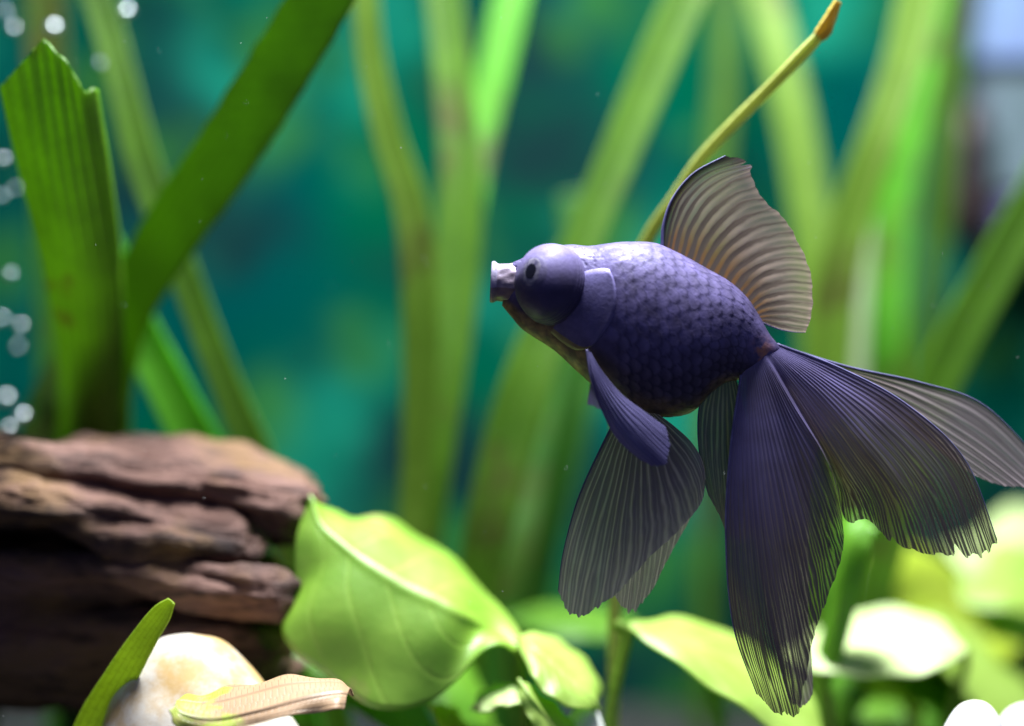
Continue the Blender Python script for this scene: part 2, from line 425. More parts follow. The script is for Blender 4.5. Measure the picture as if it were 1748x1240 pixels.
make_eye(np.array([938, 52, 620-478]), (-0.45, 0.86, 0.28), 60)

# --- protruding mouth: pleated pale tube ending in a rolled lip
def mouth():
    prof = [(40, 31), (30, 33), (18, 32), (8, 31.5), (3, 32.5), (0, 34.5), (-3, 35.5), (-6, 35), (-7.5, 33), (-6.5, 30.5), (-3, 28.5), (6, 26), (20, 22), (34, 16)]
    pr = catmull(prof, 60); n = 90; Vv = []; cc = []
    for k, (t_, r_) in enumerate(pr):
        for j in range(n):
            q = 2*math.pi*j/n
            body_f = max(0, min(1, t_/9)) if k < 34 else 0
            pleat = 1+body_f*(0.022*math.sin(7*q+t_*0.11)+0.012*math.sin(13*q-t_*0.2+1))
            zz = math.sin(q)*r_*pleat; yy = -math.cos(q)*r_*pleat*0.82
            Vv.append(W(845+t_*0.98+zz*0.05, 482-zz-t_*0.02*0+t_*0.05, yy-2+ -t_*0.05))
            inner = k > 36
            nz_ = noise.noise(Vector((q*3, t_*0.12, 2.0)))
            base = np.array([0.36, 0.29, 0.36])*(0.85+0.25*nz_) if not inner else np.array([0.05, 0.03, 0.05])
            if -8 < t_ < 4 and not inner: base = np.array([0.36, 0.33, 0.46])
            if math.sin(q) < -0.3 and not inner: base = base*np.array([0.62, 0.52, 0.36])
            cc.append(np.clip(base, 0.01, 1))
    m = skin_material("lip_skin", 0.38, 0.5)
    new_obj("mouth", Vv, [f[::-1] for f in grid_faces(len(pr), n, True)], m, fish, cols={"pigment_shade": np.array(cc)})
mouth()

# --- gill covers: a raised plate over the cheek with a rolled rear edge
def gill(side):
    # rows from the upper edge downwards: left (eye side) ... right (free rear edge)
    rows = [((986,470),(1000,462),(1020,459),(1036,461)), ((982,488),(1002,482),(1026,480),(1045,484)),
            ((975,508),(998,506),(1026,506),(1048,510)), ((966,528),(990,532),(1020,536),(1044,540)),
            ((955,546),(978,558),(1006,568),(1030,566)), ((944,560),(966,576),(990,590),(1010,590)), ((938,570),(955,585),(975,598),(990,600))]
    G = catmull([catmull(r, 34) for r in rows], 60)      # 60 x 34 x 2
    out = np.zeros((60, 34, 3)); cc = np.zeros((60, 34, 3))
    for i in range(60):
        for j in range(34):
            e = min(i/6, (59-i)/6, (33-j)/3.0, 1)
            f = j/33
            lift = -2.0 + (4.8+4.6*f**4)*math.sin(max(e, 0)*math.pi/2)
            d = body_depth(*G[i, j])-lift
            out[i, j] = W(G[i, j, 0], G[i, j, 1], d if side < 0 else -d)
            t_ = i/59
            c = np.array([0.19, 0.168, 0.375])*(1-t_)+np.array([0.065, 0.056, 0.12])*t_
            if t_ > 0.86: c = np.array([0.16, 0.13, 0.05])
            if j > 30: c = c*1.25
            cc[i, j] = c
    f = grid_faces(60, 34)
    if side > 0: f = [q[::-1] for q in f]
    new_obj("gill_cover", out.reshape(-1, 3), f, skin_material("gill_skin", 0.48, 0.22) if side < 0 else bpy.data.materials["gill_skin"], fish, cols={"pigment_shade": cc.reshape(-1, 3)})
gill(-1); gill(1)

# --- fins
RIM = skin_material("fin_rim", 0.4, 0.4)
def fin(name, guides, d0, d1, m, nr, rag=0.02, corr=1.0, wave=2.0, nvv=56, per=9, lead=None, seedn=0, bow=None, tears=(), fold=0.0):
    """guides: pixel polylines base->tip; d0/d1: depth px at base/tip (per guide or scalar)"""
    g = np.array(guides, float); ng, npt = g.shape[:2]
    d0 = np.broadcast_to(d0, (ng,)); d1 = np.broadcast_to(d1, (ng,))
    t = np.linspace(0, 1, npt)
    g3 = np.zeros((ng, npt, 3)); g3[..., 0] = g[..., 0]; g3[..., 2] = g[..., 1]
    for i in range(ng):
        g3[i, :, 1] = d0[i]+(d1[i]-d0[i])*t**1.2
        if bow is not None: g3[i, :, 1] += bow[i]*np.sin(t*math.pi*0.9)
    nuu = nr*per+1
    S = np.stack([catmull(g3[i], nvv*3) for i in range(ng)])      # fine along rays
    S = catmull(S, nuu)
    u = np.linspace(0, 1, nuu)
    r1 = np.array([noise.noise(Vector((x*9, seedn*3.3, 0.5))) for x in u]); r2 = np.array([noise.noise(Vector((x*40, seedn*2.1, 4.5))) for x in u])
    saw = np.abs(((u*nr*2) % 1)-0.5)
    rayr = np.array([noise.cell(Vector((math.floor(x*nr*2)+0.5, seedn+.5, 0.5))) for x in u])
    end = 1-rag*(0.5+0.8*r1+0.6*r2+0.05*saw+0.28*rayr)
    for (uc, wdt, dep) in tears: end = end-dep*np.exp(-((u-uc)/wdt)**2)
    end[0] = end[1]
    vv = np.linspace(0, 1, nvv); G = np.zeros((nuu, nvv, 3)); idx = np.arange(nvv*3)/(nvv*3-1)
    for i in range(nuu):
        for k in range(3): G[i, :, k] = np.interp(vv*end[i], idx, S[i, :, k])
    ph = u[:, None]*nr*2*math.pi
    amp = corr*np.clip(vv*4, 0.15, 1)[None, :]
    G[..., 1] += amp*np.cos(ph)*(1-0.6*np.clip((vv-0.4)*2.5, 0, 1))[None, :] + 0.6*amp*np.cos(2*ph)*np.clip((vv-0.4)*2.5, 0, 1)[None, :]
    G[..., 1] += wave*np.sin(u[:, None]*7+seedn)*vv[None, :]**1.5
    G[..., 1] += fold*(np.sin(u[:, None]*31+seedn*2+2*vv[None, :])+0.6*np.sin(u[:, None]*53+seedn))*vv[None, :]
    Wd = px2w(G)
    F_ = grid_faces(nuu, nvv); V_ = list(Wd.reshape(-1, 3)); uv = [tuple(x) for x in grid_uv(nuu, nvv)]; mi = [0]*len(F_); cols = [(0.1, 0.1, 0.2)]*len(V_)
    for (ui, rad, cl) in (lead or []):
        i = int(round(ui*(nuu-1)))
        tv, tf = tube_geo(Wd[i], rad*K*(1-0.75*vv), 7)
        o_ = len(V_); V_ += tv; uv += [(0, 0)]*len(tv); cols += [cl]*len(tv)
        F_ += [tuple(q+o_ for q in f) for f in tf]; mi += [1]*len(tf)
    return new_obj(name, V_, F_, [m, RIM], fish, uv=uv, cols={"pigment_shade": np.array(cols)}, mat_idx=mi)

BL = (0.16, 0.15, 0.30)
M_DORSAL = fin_material("dorsal_membrane", (0.085, 0.028, 0.016), (0.27, 0.21, 0.20), (0.46, 0.34, 0.29), 19, 0.96, 0.74, 0.6, tw=0.55, split=0.2, lo=0.12, hi=0.62, bd=0.0001, wobble=0.9,
                        base_mem=(0.26, 0.13, 0.05), base_ray=(0.05, 0.02, 0.018), lead=0.17, grow=0.22)
M_TAIL = fin_material("tail_membrane", (0.088, 0.068, 0.085), (0.12, 0.10, 0.11), (0.30, 0.21, 0.10), 44, 0.975, 0.965, 0.30, tip_start=0.42, tw=0.3, gloss=0.05, split=0.9, lo=0.5, hi=0.95,
                      base_ray=(0.15, 0.13, 0.28), base_mem=(0.22, 0.19, 0.40), grow=0.16, wobble=2.2)  # violet base tints: light falling on the tail root put into the colour
M_TAIL2 = fin_material("far_tail_membrane", (0.10, 0.065, 0.075), (0.27, 0.22, 0.29), (0.46, 0.36, 0.4), 30, 0.93, 0.74, 0.62, tw=0.5, split=0.4, base_ray=(0.08, 0.04, 0.04), base_mem=(0.2, 0.1, 0.08))
M_PELV = fin_material("pelvic_membrane", (0.26, 0.225, 0.25), (0.42, 0.38, 0.40), (0.55, 0.47, 0.44), 17, 0.98, 0.95, 0.92, tw=0.45, split=0.5, lo=0.35, hi=1.0, base_ray=(0.16, 0.125, 0.14))
M_PECT = fin_material("pectoral_membrane", (0.10, 0.09, 0.20), (0.17, 0.155, 0.32), (0.16, 0.14, 0.26), 9, 0.995, 0.985, 0.95, tw=0.2, gloss=0.06, split=0.5)
M_ANAL = fin_material("anal_membrane", (0.10, 0.085, 0.115), (0.18, 0.16, 0.18), (0.28, 0.24, 0.21), 10, 0.97, 0.93, 0.85, tw=0.35, split=0.6)

fin("dorsal_fin", [
 [(1130,424),(1133,383),(1149,338),(1185,295),(1243,263)], [(1140,428),(1150,382),(1172,335),(1216,297),(1284,276)],
 [(1160,440),(1174,388),(1200,345),(1240,313),(1286,294)], [(1185,453),(1204,408),(1234,370),(1268,344),(1302,336)],
 [(1210,468),(1234,428),(1268,400),(1302,382),(1341,376)], [(1240,489),(1262,457),(1295,436),(1330,424),(1367,422)],
 [(1265,510),(1288,484),(1315,470),(1350,463),(1384,466)], [(1283,528),(1305,514),(1330,506),(1360,504),(1389,508)],
 [(1292,542),(1315,538),(1340,537),(1362,540),(1386,544)], [(1294,548),(1313,556),(1333,563),(1355,567),(1377,568)]],
 0, [6,4,2,0,-2,-3,-2,0,2,3], M_DORSAL, 19, rag=0.022, corr=0.3, wave=3, lead=[(0, 3.2, BL), (1, 1.6, BL)], seedn=1, tears=((0.115, 0.012, 0.05),))

fin("tail_fin", [
 [(1262,640),(1244,760),(1235,900),(1247,1060),(1290,1186)], [(1266,636),(1256,760),(1255,900),(1272,1070),(1312,1208)],
 [(1272,630),(1272,760),(1280,900),(1300,1070),(1336,1216)], [(1278,626),(1290,750),(1305,890),(1330,1050),(1360,1200)],
 [(1284,622),(1305,740),(1330,870),(1355,1010),(1378,1100)], [(1290,618),(1322,730),(1355,850),(1380,950),(1396,1040)],
 [(1296,614),(1335,715),(1370,815),(1402,900),(1424,962)], [(1300,610),(1345,705),(1387,780),(1412,840),(1429,895)],
 [(1303,607),(1350,692),(1386,752),(1400,780),(1409,798)],
 [(1306,606),(1362,698),(1402,768),(1430,828),(1441,888)],
 [(1308,604),(1370,695),(1422,778),(1458,838),(1480,890)], [(1311,602),(1380,685),(1442,768),(1490,845),(1512,922)],
 [(1314,599),(1390,672),(1460,755),(1520,840),(1556,942)], [(1317,597),(1400,660),(1480,740),(1552,830),(1602,948)],
 [(1320,594),(1410,650),(1500,720),(1587,820),(1640,952)], [(1323,591),(1420,640),(1520,703),(1617,806),(1675,955)],
 [(1326,588),(1430,628),(1540,688),(1640,783),(1698,930)]],
 [-22,-22,-22,-22,-22,-22,-22,-22,-21,-20,-18,-17,-15,-13,-10,-7,-4],
 [-26,-32,-38,-42,-42,-42,-44,-50,-54,-12,-22,-32,-38,-38,-36,-32,-26], M_TAIL, 44, rag=0.022, corr=0.6, wave=2, nvv=64, per=7,
 lead=[(0, 2.4, BL), (1, 2.6, BL)], seedn=2, bow=[-6,-8,-9,-9,-9,-10,-12,-16,-18,4,0,-6,-9,-9,-8,-6,-4], fold=2.6, tears=((0.70, 0.006, 0.03), (0.86, 0.01, 0.035), (0.2, 0.008, 0.02)))

fin("tail_fin", [
 [(1330,590),(1450,626),(1580,654),(1690,693),(1800,800)], [(1330,594),(1445,634),(1560,682),(1680,752),(1778,832)],
 [(1328,598),(1435,642),(1540,700),(1650,772),(1742,836)], [(1326,602),(1420,648),(1510,705),(1600,765),(1676,814)],
 [(1322,602),(1400,640),(1460,670),(1530,705),(1588,742)], [(1316,606),(1360,650),(1400,680),(1430,700),(1450,715)],
 [(1308,614),(1340,690),(1370,740),(1385,775),(1395,800)], [(1300,618),(1330,740),(1355,850),(1375,950),(1385,1030)],
 [(1294,622),(1315,760),(1345,900),(1375,1050),(1392,1150)], [(1288,626),(1300,770),(1330,920),(1366,1090),(1390,1200)],
 [(1282,630),(1290,770),(1310,930),(1345,1100),(1372,1219)], [(1276,634),(1280,770),(1292,930),(1325,1100),(1352,1208)]],
 [12]*12, [40,44,46,46,42,36,30,26,22,18,16,14], M_TAIL2, 30, rag=0.02, corr=0.7, wave=2, per=7, lead=[(0, 2.4, BL)], seedn=3,
 bow=[4,6,8,8,8,6,4,4,4,4,4,4])

PG = [[(998,598),(1004,642),(1020,692),(1047,744),(1090,784)], [(1000,600),(1010,644),(1032,694),(1064,745),(1114,790)],
      [(1002,601),(1017,643),(1044,690),(1082,736),(1129,783)], [(1004,602),(1022,639),(1052,680),(1092,716),(1134,755)],
      [(1005,601),(1024,634),(1055,671),(1090,698),(1128,726)]]
fin("pectoral_fin", PG, [-84,-84,-83,-82,-81], [-108,-116,-120,-112,-100], M_PECT, 9, rag=0.02, corr=1.0, wave=2, per=10,
    lead=[(0, 2.6, (0.12, 0.11, 0.22))], seedn=4, bow=[-8,-14,-16,-14,-8])
fin("pectoral_fin", [[(1014,630),(1011,650),(1009,668),(1007,680),(1006,692)]]+[[(1014+i*3,630),(1006+i*5,655),(1008+i*8,672),(1010+i*10,686),(1014+i*12,696+i*4)] for i in range(1, 5)],
    [60]*5, [80]*5, M_PECT, 8, rag=0.03, corr=0.8, wave=2, per=8, seedn=5)

fin("pelvic_fin", [
 [(1062,690),(1022,768),(985,850),(960,940),(951,1005)], [(1070,695),(1036,780),(1005,870),(980,960),(968,1044)],
 [(1078,700),(1056,790),(1035,880),(1018,965),(1003,1044)], [(1086,704),(1076,790),(1065,870),(1056,945),(1046,1010)],
 [(1094,704),(1100,780),(1104,850),(1104,905),(1098,956)], [(1100,704),(1124,770),(1144,820),(1155,860),(1160,896)],
 [(1106,702),(1144,748),(1170,785),(1185,818),(1192,854)], [(1110,698),(1150,728),(1178,755),(1195,785),(1201,818)]],
 [-28]*8, [-50,-56,-60,-58,-54,-50,-46,-42], M_PELV, 17, rag=0.03, corr=0.8, wave=3, per=9, lead=[(0, 2.2, (0.09, 0.085, 0.13))], seedn=6)
fin("pelvic_fin", [
 [(1078,700),(1064,800),(1054,900),(1049,970),(1046,1020)], [(1082,702),(1080,800),(1076,900),(1070,980),(1064,1046)],
 [(1088,704),(1094,800),(1096,900),(1092,985),(1082,1052)], [(1096,704),(1114,800),(1120,885),(1114,965),(1104,1030)],
 [(1104,704),(1136,790),(1150,855),(1148,920),(1138,968)], [(1110,702),(1158,780),(1178,825),(1182,865),(1178,896)],
 [(1116,700),(1165,755),(1190,790),(1200,815),(1201,850)]],
 [26]*7, [16,18,20,22,24,26,28], M_PELV, 17, rag=0.04, corr=0.8, wave=2, per=9, seedn=7)
fin("anal_fin", [
 [(1212,650),(1194,690),(1190,740),(1196,800),(1210,852)], [(1222,648),(1211,700),(1208,760),(1214,822),(1228,884)],
 [(1234,646),(1232,710),(1232,770),(1236,840),(1244,918)], [(1246,646),(1254,710),(1260,780),(1265,850),(1272,925)],
 [(1256,646),(1272,710),(1285,780),(1292,840),(1300,900)]],
 [-6]*5, [-14,-12,-8,-4,0], M_ANAL, 10, rag=0.03, corr=0.9, wave=2, per=9, lead=[(0, 2.0, (0.09, 0.085, 0.13))], seedn=8, bow=[-6]*5)

# ------------------------------------------------------------------ driftwood
def wood_material():
    m = mat("driftwood"); t = NT(m)
    geo = t.n('ShaderNodeNewGeometry').outputs['Position']
    mp = t.n('ShaderNodeMapping'); t.l(geo, mp.inputs[0]); mp.inputs['Scale'].default_value = (16, 60, 90); mp.inputs['Rotation'].default_value = (0, 0.14, 0)
    n1 = t.noise(mp.outputs[0], 1.0, 6, 0.6); n2 = t.noise(geo, 40, 4); n3 = t.noise(mp.outputs[0], 4.0, 5, 0.65)
    col = t.mix(t.mapr(n1, 0.36, 0.6, 0, 1), (0.018, 0.010, 0.009), (0.18, 0.10, 0.078))
    col = t.mix(t.mapr(n2, 0.45, 0.65, 0, 0.75), col, (0.17, 0.10, 0.04))
    col = t.mix(t.mapr(n3, 0.48, 0.68, 0, 0.8), col, (0.02, 0.014, 0.013))
    b = t.n('ShaderNodeBsdfPrincipled', i_Roughness=0.75); b.inputs['Specular IOR Level'].default_value = 0.25
    t.l(col, b.inputs['Base Color']); t.l(t.bump(n3, 0.8, 0.003), b.inputs['Normal'])
    out = t.n('ShaderNodeOutputMaterial'); t.l(b.outputs[0], out.inputs[0]); return m
def strand(stations, n=150, k=56, amp=0.0042, seed=0):
    s = catmull([list(map(float, q)) for q in stations], n); V = []
    for x, yt, yb, yc, hd in s:
        for j in range(k):
            q = 2*math.pi*j/k; c, sn = math.cos(q), math.sin(q)
            c = math.copysign(abs(c)**0.8, c); sn = math.copysign(abs(sn)**0.8, sn)
            V.append(P(x, (yt+yb)/2-(yb-yt)/2*c, (yc-hd*sn)/1000))
    V = np.array(V); G = V.reshape(n, k, 3)
    Gp = np.concatenate([G[:, -1:], G, G[:, :1]], 1); N = grid_normals(Gp)[:, 1:-1]
    cc = G.mean(1, keepdims=True)
    if np.sum(N*(G-cc)) < 0: N = -N
    Vr = V.copy(); Vr[:, 2] += V[:, 0]*0.16
    d = fbm(Vr, (22, 90, 150), 5, seed)*amp + fbm(Vr, (38, 45, 70), 3, seed+3)*amp*0.8
    V = V+N.reshape(-1, 3)*d[:, None]
    F = grid_faces(n, k, True); F.append(tuple(range(k))); F.append(tuple(range(n*k-1, n*k-k-1, -1)))
    return list(V), F
strands = [
 [(-420,770,880,64,26),(-80,762,862,62,26),(100,767,856,60,27),(200,764,850,59,27),(300,770,862,58,26),(400,784,890,57,23),(470,795,912,55,19),(520,806,900,53,14),(542,822,866,52,8),(546,838,848,52,1)],
 [(-420,800,920,50,18),(-80,800,905,47,18),(50,810,908,44,18),(150,826,936,42,18),(250,848,966,41,18),(330,866,968,42,16),(400,886,960,43,14),(440,912,956,44,9),(452,930,940,45,1)],
 [(-420,900,1060,60,22),(-80,912,1030,54,22),(100,926,1030,52,22),(250,946,1032,48,22),(400,948,1046,45,22),(470,972,1062,44,18),(498,992,1052,43,10),(506,1018,1030,43,1)],
 [(-420,1000,1240,66,26),(-80,1008,1205,62,26),(100,1016,1210,60,26),(250,1020,1214,58,25),(400,1030,1214,56,23),(450,1044,1196,54,18),(480,1070,1160,53,10),(488,1100,1120,52,1)],
 [(-420,780,1240,85,24),(-80,780,1200,84,22),(200,790,1200,82,20),(380,830,1180,78,15),(440,900,1100,74,8),(450,990,1010,73,1)],
 ]
V, F = [], []
for i, s_ in enumerate(strands):
    v, f = strand(s_, seed=i*5.3); o_ = len(V); V += v; F += [tuple(q+o_ for q in ff) for ff in f]
# the root end, standing on the gravel outside the picture
leg = catmull([P(-330, 1000, 0.07), P(-420, 1200, 0.07), P(-470, 1400, 0.075), P(-500, floor_py(0.075)+15, 0.08)], 30)
v, f = tube_geo(leg, np.linspace(0.03, 0.02, 30), 20); o_ = len(V); V += v; F += [tuple(q+o_ for q in ff) for ff in f]
leg = catmull([P(330, 1120, 0.06), P(345, 1300, 0.06), P(335, 1450, 0.062), P(330, floor_py(0.065)+15, 0.065)], 24)
v, f = tube_geo(leg, np.linspace(0.014, 0.011, 24), 16); o_ = len(V); V += v; F += [tuple(q+o_ for q in ff) for ff in f]
log = new_obj("driftwood_log", V, F, wood_material())
tag(log, "weathered brown driftwood log with deep dark grooves behind the white stone", "driftwood")

# ------------------------------------------------------------------ stones
def stone(name, px_, py_top, rx, depth, rd, m, label, seed=0, lean=0.0, group=None, egg=0.25, blunt=0.9):
    topz = P(px_, py_top, depth)[2]; k = (FD+depth)*HF/1748
    h = (topz-FLOOR+0.006)/2; c = np.array([P(px_, 0, depth)[0], depth, FLOOR-0.006+h])
    V = []; n, mm = 56, 72
    for i in range(n):
        a = math.pi*i/(n-1); 
        for j in range(mm):
            b = 2*math.pi*j/mm
            r = math.sin(a)**blunt*(1-egg*math.cos(a))
            p = np.array([r*math.cos(b)*rx*k, r*math.sin(b)*rd, h*math.cos(a)])
            p[0] += lean*p[2]
            V.append(p)
    V = np.array(V); d = 1+0.05*fbm(V, (45, 45, 30), 3, seed)
    V = V*d[:, None]; V[:, 2] *= h/V[:, 2].max()
    V = V+c
    o = new_obj(name, V, grid_faces(n, mm, True), m); tag(o, label, "stone", group); return o
def stone_material(name, base, stain, amount):
    m = mat(name); t = NT(m); geo = t.n('ShaderNodeNewGeometry').outputs['Position']
    n1 = t.noise(geo, 55, 5, 0.6); n2 = t.noise(geo, 420, 4, 0.6)
    col = t.mix(t.mapr(n1, 0.42, 0.62, 0, amount), base, stain); col = t.mix(t.mapr(n2, 0.58, 0.75, 0, 0.4), col, (0.35, 0.25, 0.14))
    b = t.n('ShaderNodeBsdfPrincipled', i_Roughness=0.45); t.l(col, b.inputs['Base Color']); b.inputs['Specular IOR Level'].default_value = 0.3
    b.inputs['Subsurface Weight'].default_value = 0.15; b.inputs['Subsurface Radius'].default_value = (0.004, 0.003, 0.002)
    t.l(t.bump(n2, 0.15, 0.0005), b.inputs['Normal'])
    out = t.n('ShaderNodeOutputMaterial'); t.l(b.outputs[0], out.inputs[0]); return m
QUARTZ = stone_material("quartz", (0.66, 0.61, 0.52), (0.52, 0.33, 0.11), 0.9)
WHITE = stone_material("white_stone", (0.82, 0.82, 0.8), (0.7, 0.66, 0.55), 0.3)
stone("pebble", 378, 1084, 228, 0.014, 0.025, QUARTZ, "large cream quartz pebble with ochre stains in front of the driftwood", 2, lean=-0.17, egg=0.2)
stone("pebble", 1000, 1198, 75, 0.03, 0.012, WHITE, "plain white pebble half hidden under the rounded green leaf", 4)
stone("pebble", 1662, 1198, 100, 0.010, 0.011, WHITE, "narrow white pebble standing under the yellow-green leaves", 6, blunt=0.8, egg=0.1)
stone("pebble", 1748, 1201, 92, 0.036, 0.011, WHITE, "white pebble leaning against the narrower white pebble", 9, blunt=0.8, egg=0.1)

# ------------------------------------------------------------------ ribbon-leaved plants
def deep(d): return d if d < 105 else 105+(d-105)*2.1
def ribbon(guide, m, parent, n=90, k=13, cup=0.12, thick=0.0006, name="leaf", ends=None, wave=0.0, seed=0.0, to_floor=True, fringe=0.012):
    """guide rows: px, py, depth(mm), width px, twist"""
    g = [list(map(float, (q+(0,))[:5])) for q in guide]
    for q in g:
        if q[2] > 105: q[3] *= 0.88
        q[2] = deep(q[2])
    if to_floor:
        d = g[-1][2]/1000; fp = floor_py(d)+6
        if fp > g[-1][1]+20:
            dx = (g[-1][0]-g[-2][0])/max(20, g[-1][1]-g[-2][1])
            n_ = max(1, int((fp-g[-1][1])/220))
            a = list(g[-1])
            for i in range(1, n_+1):
                f = i/n_; g.append([a[0]+dx*(fp-a[1])*f*(1-0.5*f), a[1]+(fp-a[1])*f, a[2], a[3]*(1-0.35*f), a[4]])
    s = catmull(g, n)
    c = np.array([P(q[0], q[1], q[2]/1000) for q in s])
    T = np.gradient(c, axis=0); T /= np.linalg.norm(T, axis=1, keepdims=True)
    u = np.linspace(-1, 1, k); V = np.zeros((n, k, 3))
    for i in range(n):
        kk = (FD+s[i, 2]/1000)*HF/1748; w = s[i, 3]*kk/2
        side = np.cross(np.array([0, -1.0, 0]), T[i]); side /= np.linalg.norm(side); nr = np.cross(T[i], side)
        tw = s[i, 4]; sd = side*math.cos(tw)+nr*math.sin(tw); nn = np.cross(T[i], sd)
        for j in range(k):
            fr = fringe*noise.noise(Vector((i*0.55, seed+(1 if u[j] > 0 else 9), 0.3)))+0.04*noise.noise(Vector((i*0.09, seed*2+(1 if u[j] > 0 else 9), 0.3)))
            V[i, j] = c[i]+sd*u[j]*w*(1+fr*abs(u[j]))+nn*w*cup*(u[j]**2)+nn*w*wave*math.sin(i*0.21+seed)*u[j]
    uv = grid_uv(n, k)[:, ::-1]
    o = new_obj(name, V.reshape(-1, 3), grid_faces(n, k), m, parent, uv=uv)
    return solid(o, thick)

LM = dict(veins=7, cross=60, gloss=0.025, spots=((0.09, 0.10, 0.012), 20, 0.52))
G_TORN = leaf_material("torn_leaf", (0.055, 0.165, 0.003), (0.10, 0.235, 0.004), (0.26, 0.47, 0.004), 0.5, 8, cross=46, spots=((0.22, 0.14, 0.02), 35, 0.62))
G_MID = leaf_material("ribbon_mid", (0.07, 0.185, 0.004), (0.10, 0.24, 0.006), (0.26, 0.50, 0.008), 0.55, **LM)
G_DARK = leaf_material("ribbon_dark", (0.03, 0.15, 0.008), (0.05, 0.2, 0.012), (0.12, 0.42, 0.01), 0.5, **LM)
G_LIGHT = leaf_material("ribbon_light", (0.13, 0.25, 0.015), (0.165, 0.30, 0.025), (0.36, 0.58, 0.03), 0.52, **LM)
G_VIVID = leaf_material("ribbon_vivid", (0.08, 0.33, 0.005), (0.11, 0.40, 0.008), (0.28, 0.85, 0.012), 0.55, **LM)
G_PALE = leaf_material("ribbon_pale", (0.36, 0.46, 0.24), (0.40, 0.5, 0.3), (0.5, 0.66, 0.4), 0.4, **LM)
G_STALK = leaf_material("stalk", (0.32, 0.36, 0.08), (0.40, 0.44, 0.13), (0.6, 0.66, 0.16), 0.4, veins=3, cross=40)
G_TIP = leaf_material("yellow_tip", (0.45, 0.36, 0.03), (0.5, 0.38, 0.05), (0.7, 0.5, 0.05), 0.4, veins=3, cross=20)

def plant(name, guide0, label, cat="water plant", group=None):
    d = deep(guide0[-1][2])/1000; b = P(guide0[-1][0], floor_py(d), d)
    return empty(name, (b[0], b[1], FLOOR), label, cat, group)

# torn-off blade leaning towards the glass, with a low bent blade beside it
gA = [(80,120,32,168),(100,280,45,158),(135,430,62,140),(150,600,80,118),(155,790,97,115)]
pA = plant("ribbon_plant", gA, "broad dark green ribbon leaf torn off at a jagged pointed tip behind the log")
def torn():
    left = catmull([(0,150),(30,280),(72,450),(98,600),(100,700),(95,800),(98,1000),(110,floor_py(.1)+6)], 120)
    right = catmull([(166,165),(186,280),(206,430),(212,600),(212,700),(212,800),(205,1000),(190,floor_py(.1)+6)], 120)
    dep = catmull([[15],[28],[48],[72],[88],[97],[100],[100]], 120)[:, 0]
    k = 41; V = np.zeros((120, k, 3)); us = np.linspace(0, 1, k)
    # outline of the tear: photo height at which each strip of the blade ends
    tx = [0, .06, .2, .33, .42, .46, .5, .56, .63, .7, .76, .82, .86, .9, .95, 1]; ty = [148, 138, 112, 88, 70, 66, 74, 88, 96, 108, 128, 144, 156, 158, 150, 152]
    for i in range(120):
        for j, u_ in enumerate(us):
            x, y = left[i]*(1-u_)+right[i]*u_
            f = max(0, 1-i/26)
            y0 = left[0][1]*(1-u_)+right[0][1]*u_
            y = y+(np.interp(u_, tx, ty)+2.5*noise.noise(Vector((u_*30, 1, 1)))-y0)*f**1.4
            d = dep[i]+14*(2*u_-1)**2*0.6+1.2*math.cos(u_*8*2*math.pi)*0.35
            V[i, j] = P(x, y, d/1000)
    o = new_obj("leaf", V.reshape(-1, 3), grid_faces(120, k), G_TORN, pA, uv=grid_uv(120, k)[:, ::-1]); solid(o, 0.0007)
torn()
ribbon([(150,520,105,60,0.5),(130,600,105,70,0.3),(95,680,105,85,0.2),(70,760,106,90)], G_DARK, pA, seed=1)

gB = [(640,-170,34,104),(570,-40,40,106),(470,130,50,112),(370,285,62,110),(285,410,74,104),(225,520,84,84),(195,640,94,70),(185,790,100,70)]
pB = plant("ribbon_plant", gB, "wide mid green ribbon leaf slanting up to the right with ragged yellowed edge")
ribbon(gB, leaf_material("ribbon_ragged", (0.065, 0.18, 0.003), (0.09, 0.22, 0.004), (0.22, 0.42, 0.005), 0.5, veins=7, cross=60, gloss=0.025, spots=((0.34, 0.24, 0.02), 30, 0.60)), pB, n=160, cup=0.1, seed=2, fringe=0.05)
gC = [(130,-120,110,62),(178,30,108,62),(212,150,106,60),(245,280,104,58),(292,410,102,56),(345,550,101,52),(395,680,100,54),(445,800,100,60)]
pC = plant("ribbon_plant", gC, "slim green ribbon leaf crossing behind the wide slanting leaf and sinking behind the log")
ribbon(gC, G_MID, pC, seed=3)
gD = [(150,360,104,60),(190,450,102,66),(235,560,101,72),(292,670,100,76),(345,775,100,80),(385,860,100,80)]
pD = plant("ribbon_plant", gD, "short vivid green blade rising from behind the middle of the log")
ribbon(gD, G_VIVID, pD, seed=4, cup=0.2)
gE = [(70,-150,140,80),(76,0,140,80),(84,200,140,78),(92,420,140,74),(95,600,140,70)]
pE = plant("ribbon_plant", gE, "dim upright ribbon leaf behind the torn leaf among the air bubbles")
ribbon(gE, G_DARK, pE, seed=5)

gH = [(742,-150,125,70),(756,-20,124,72),(774,150,122,76),(786,300,120,84),(776,480,118,92),(756,640,116,92),(734,790,115,86),(716,930,115,78),(705,1050,115,70)]
pH = plant("ribbon_plant", gH, "clump of three tall ribbon leaves meeting in one stem above the big folded leaf")
ribbon(gH, G_MID, pH, seed=6)
ribbon([(622,-150,112,48),(624,-20,112,50),(634,100,112,54),(662,230,112,60),(700,350,112,66),(716,480,112,72),(718,620,113,70),(712,780,114,62),(702,930,114,56),(695,1050,114,50)], G_LIGHT, pH, seed=7)
ribbon([(910,-150,145,62),(876,-20,143,66),(846,110,141,68),(820,230,139,64),(800,350,136,56),(785,480,133,46),(770,600,130,40)], G_VIVID, pH, seed=8)

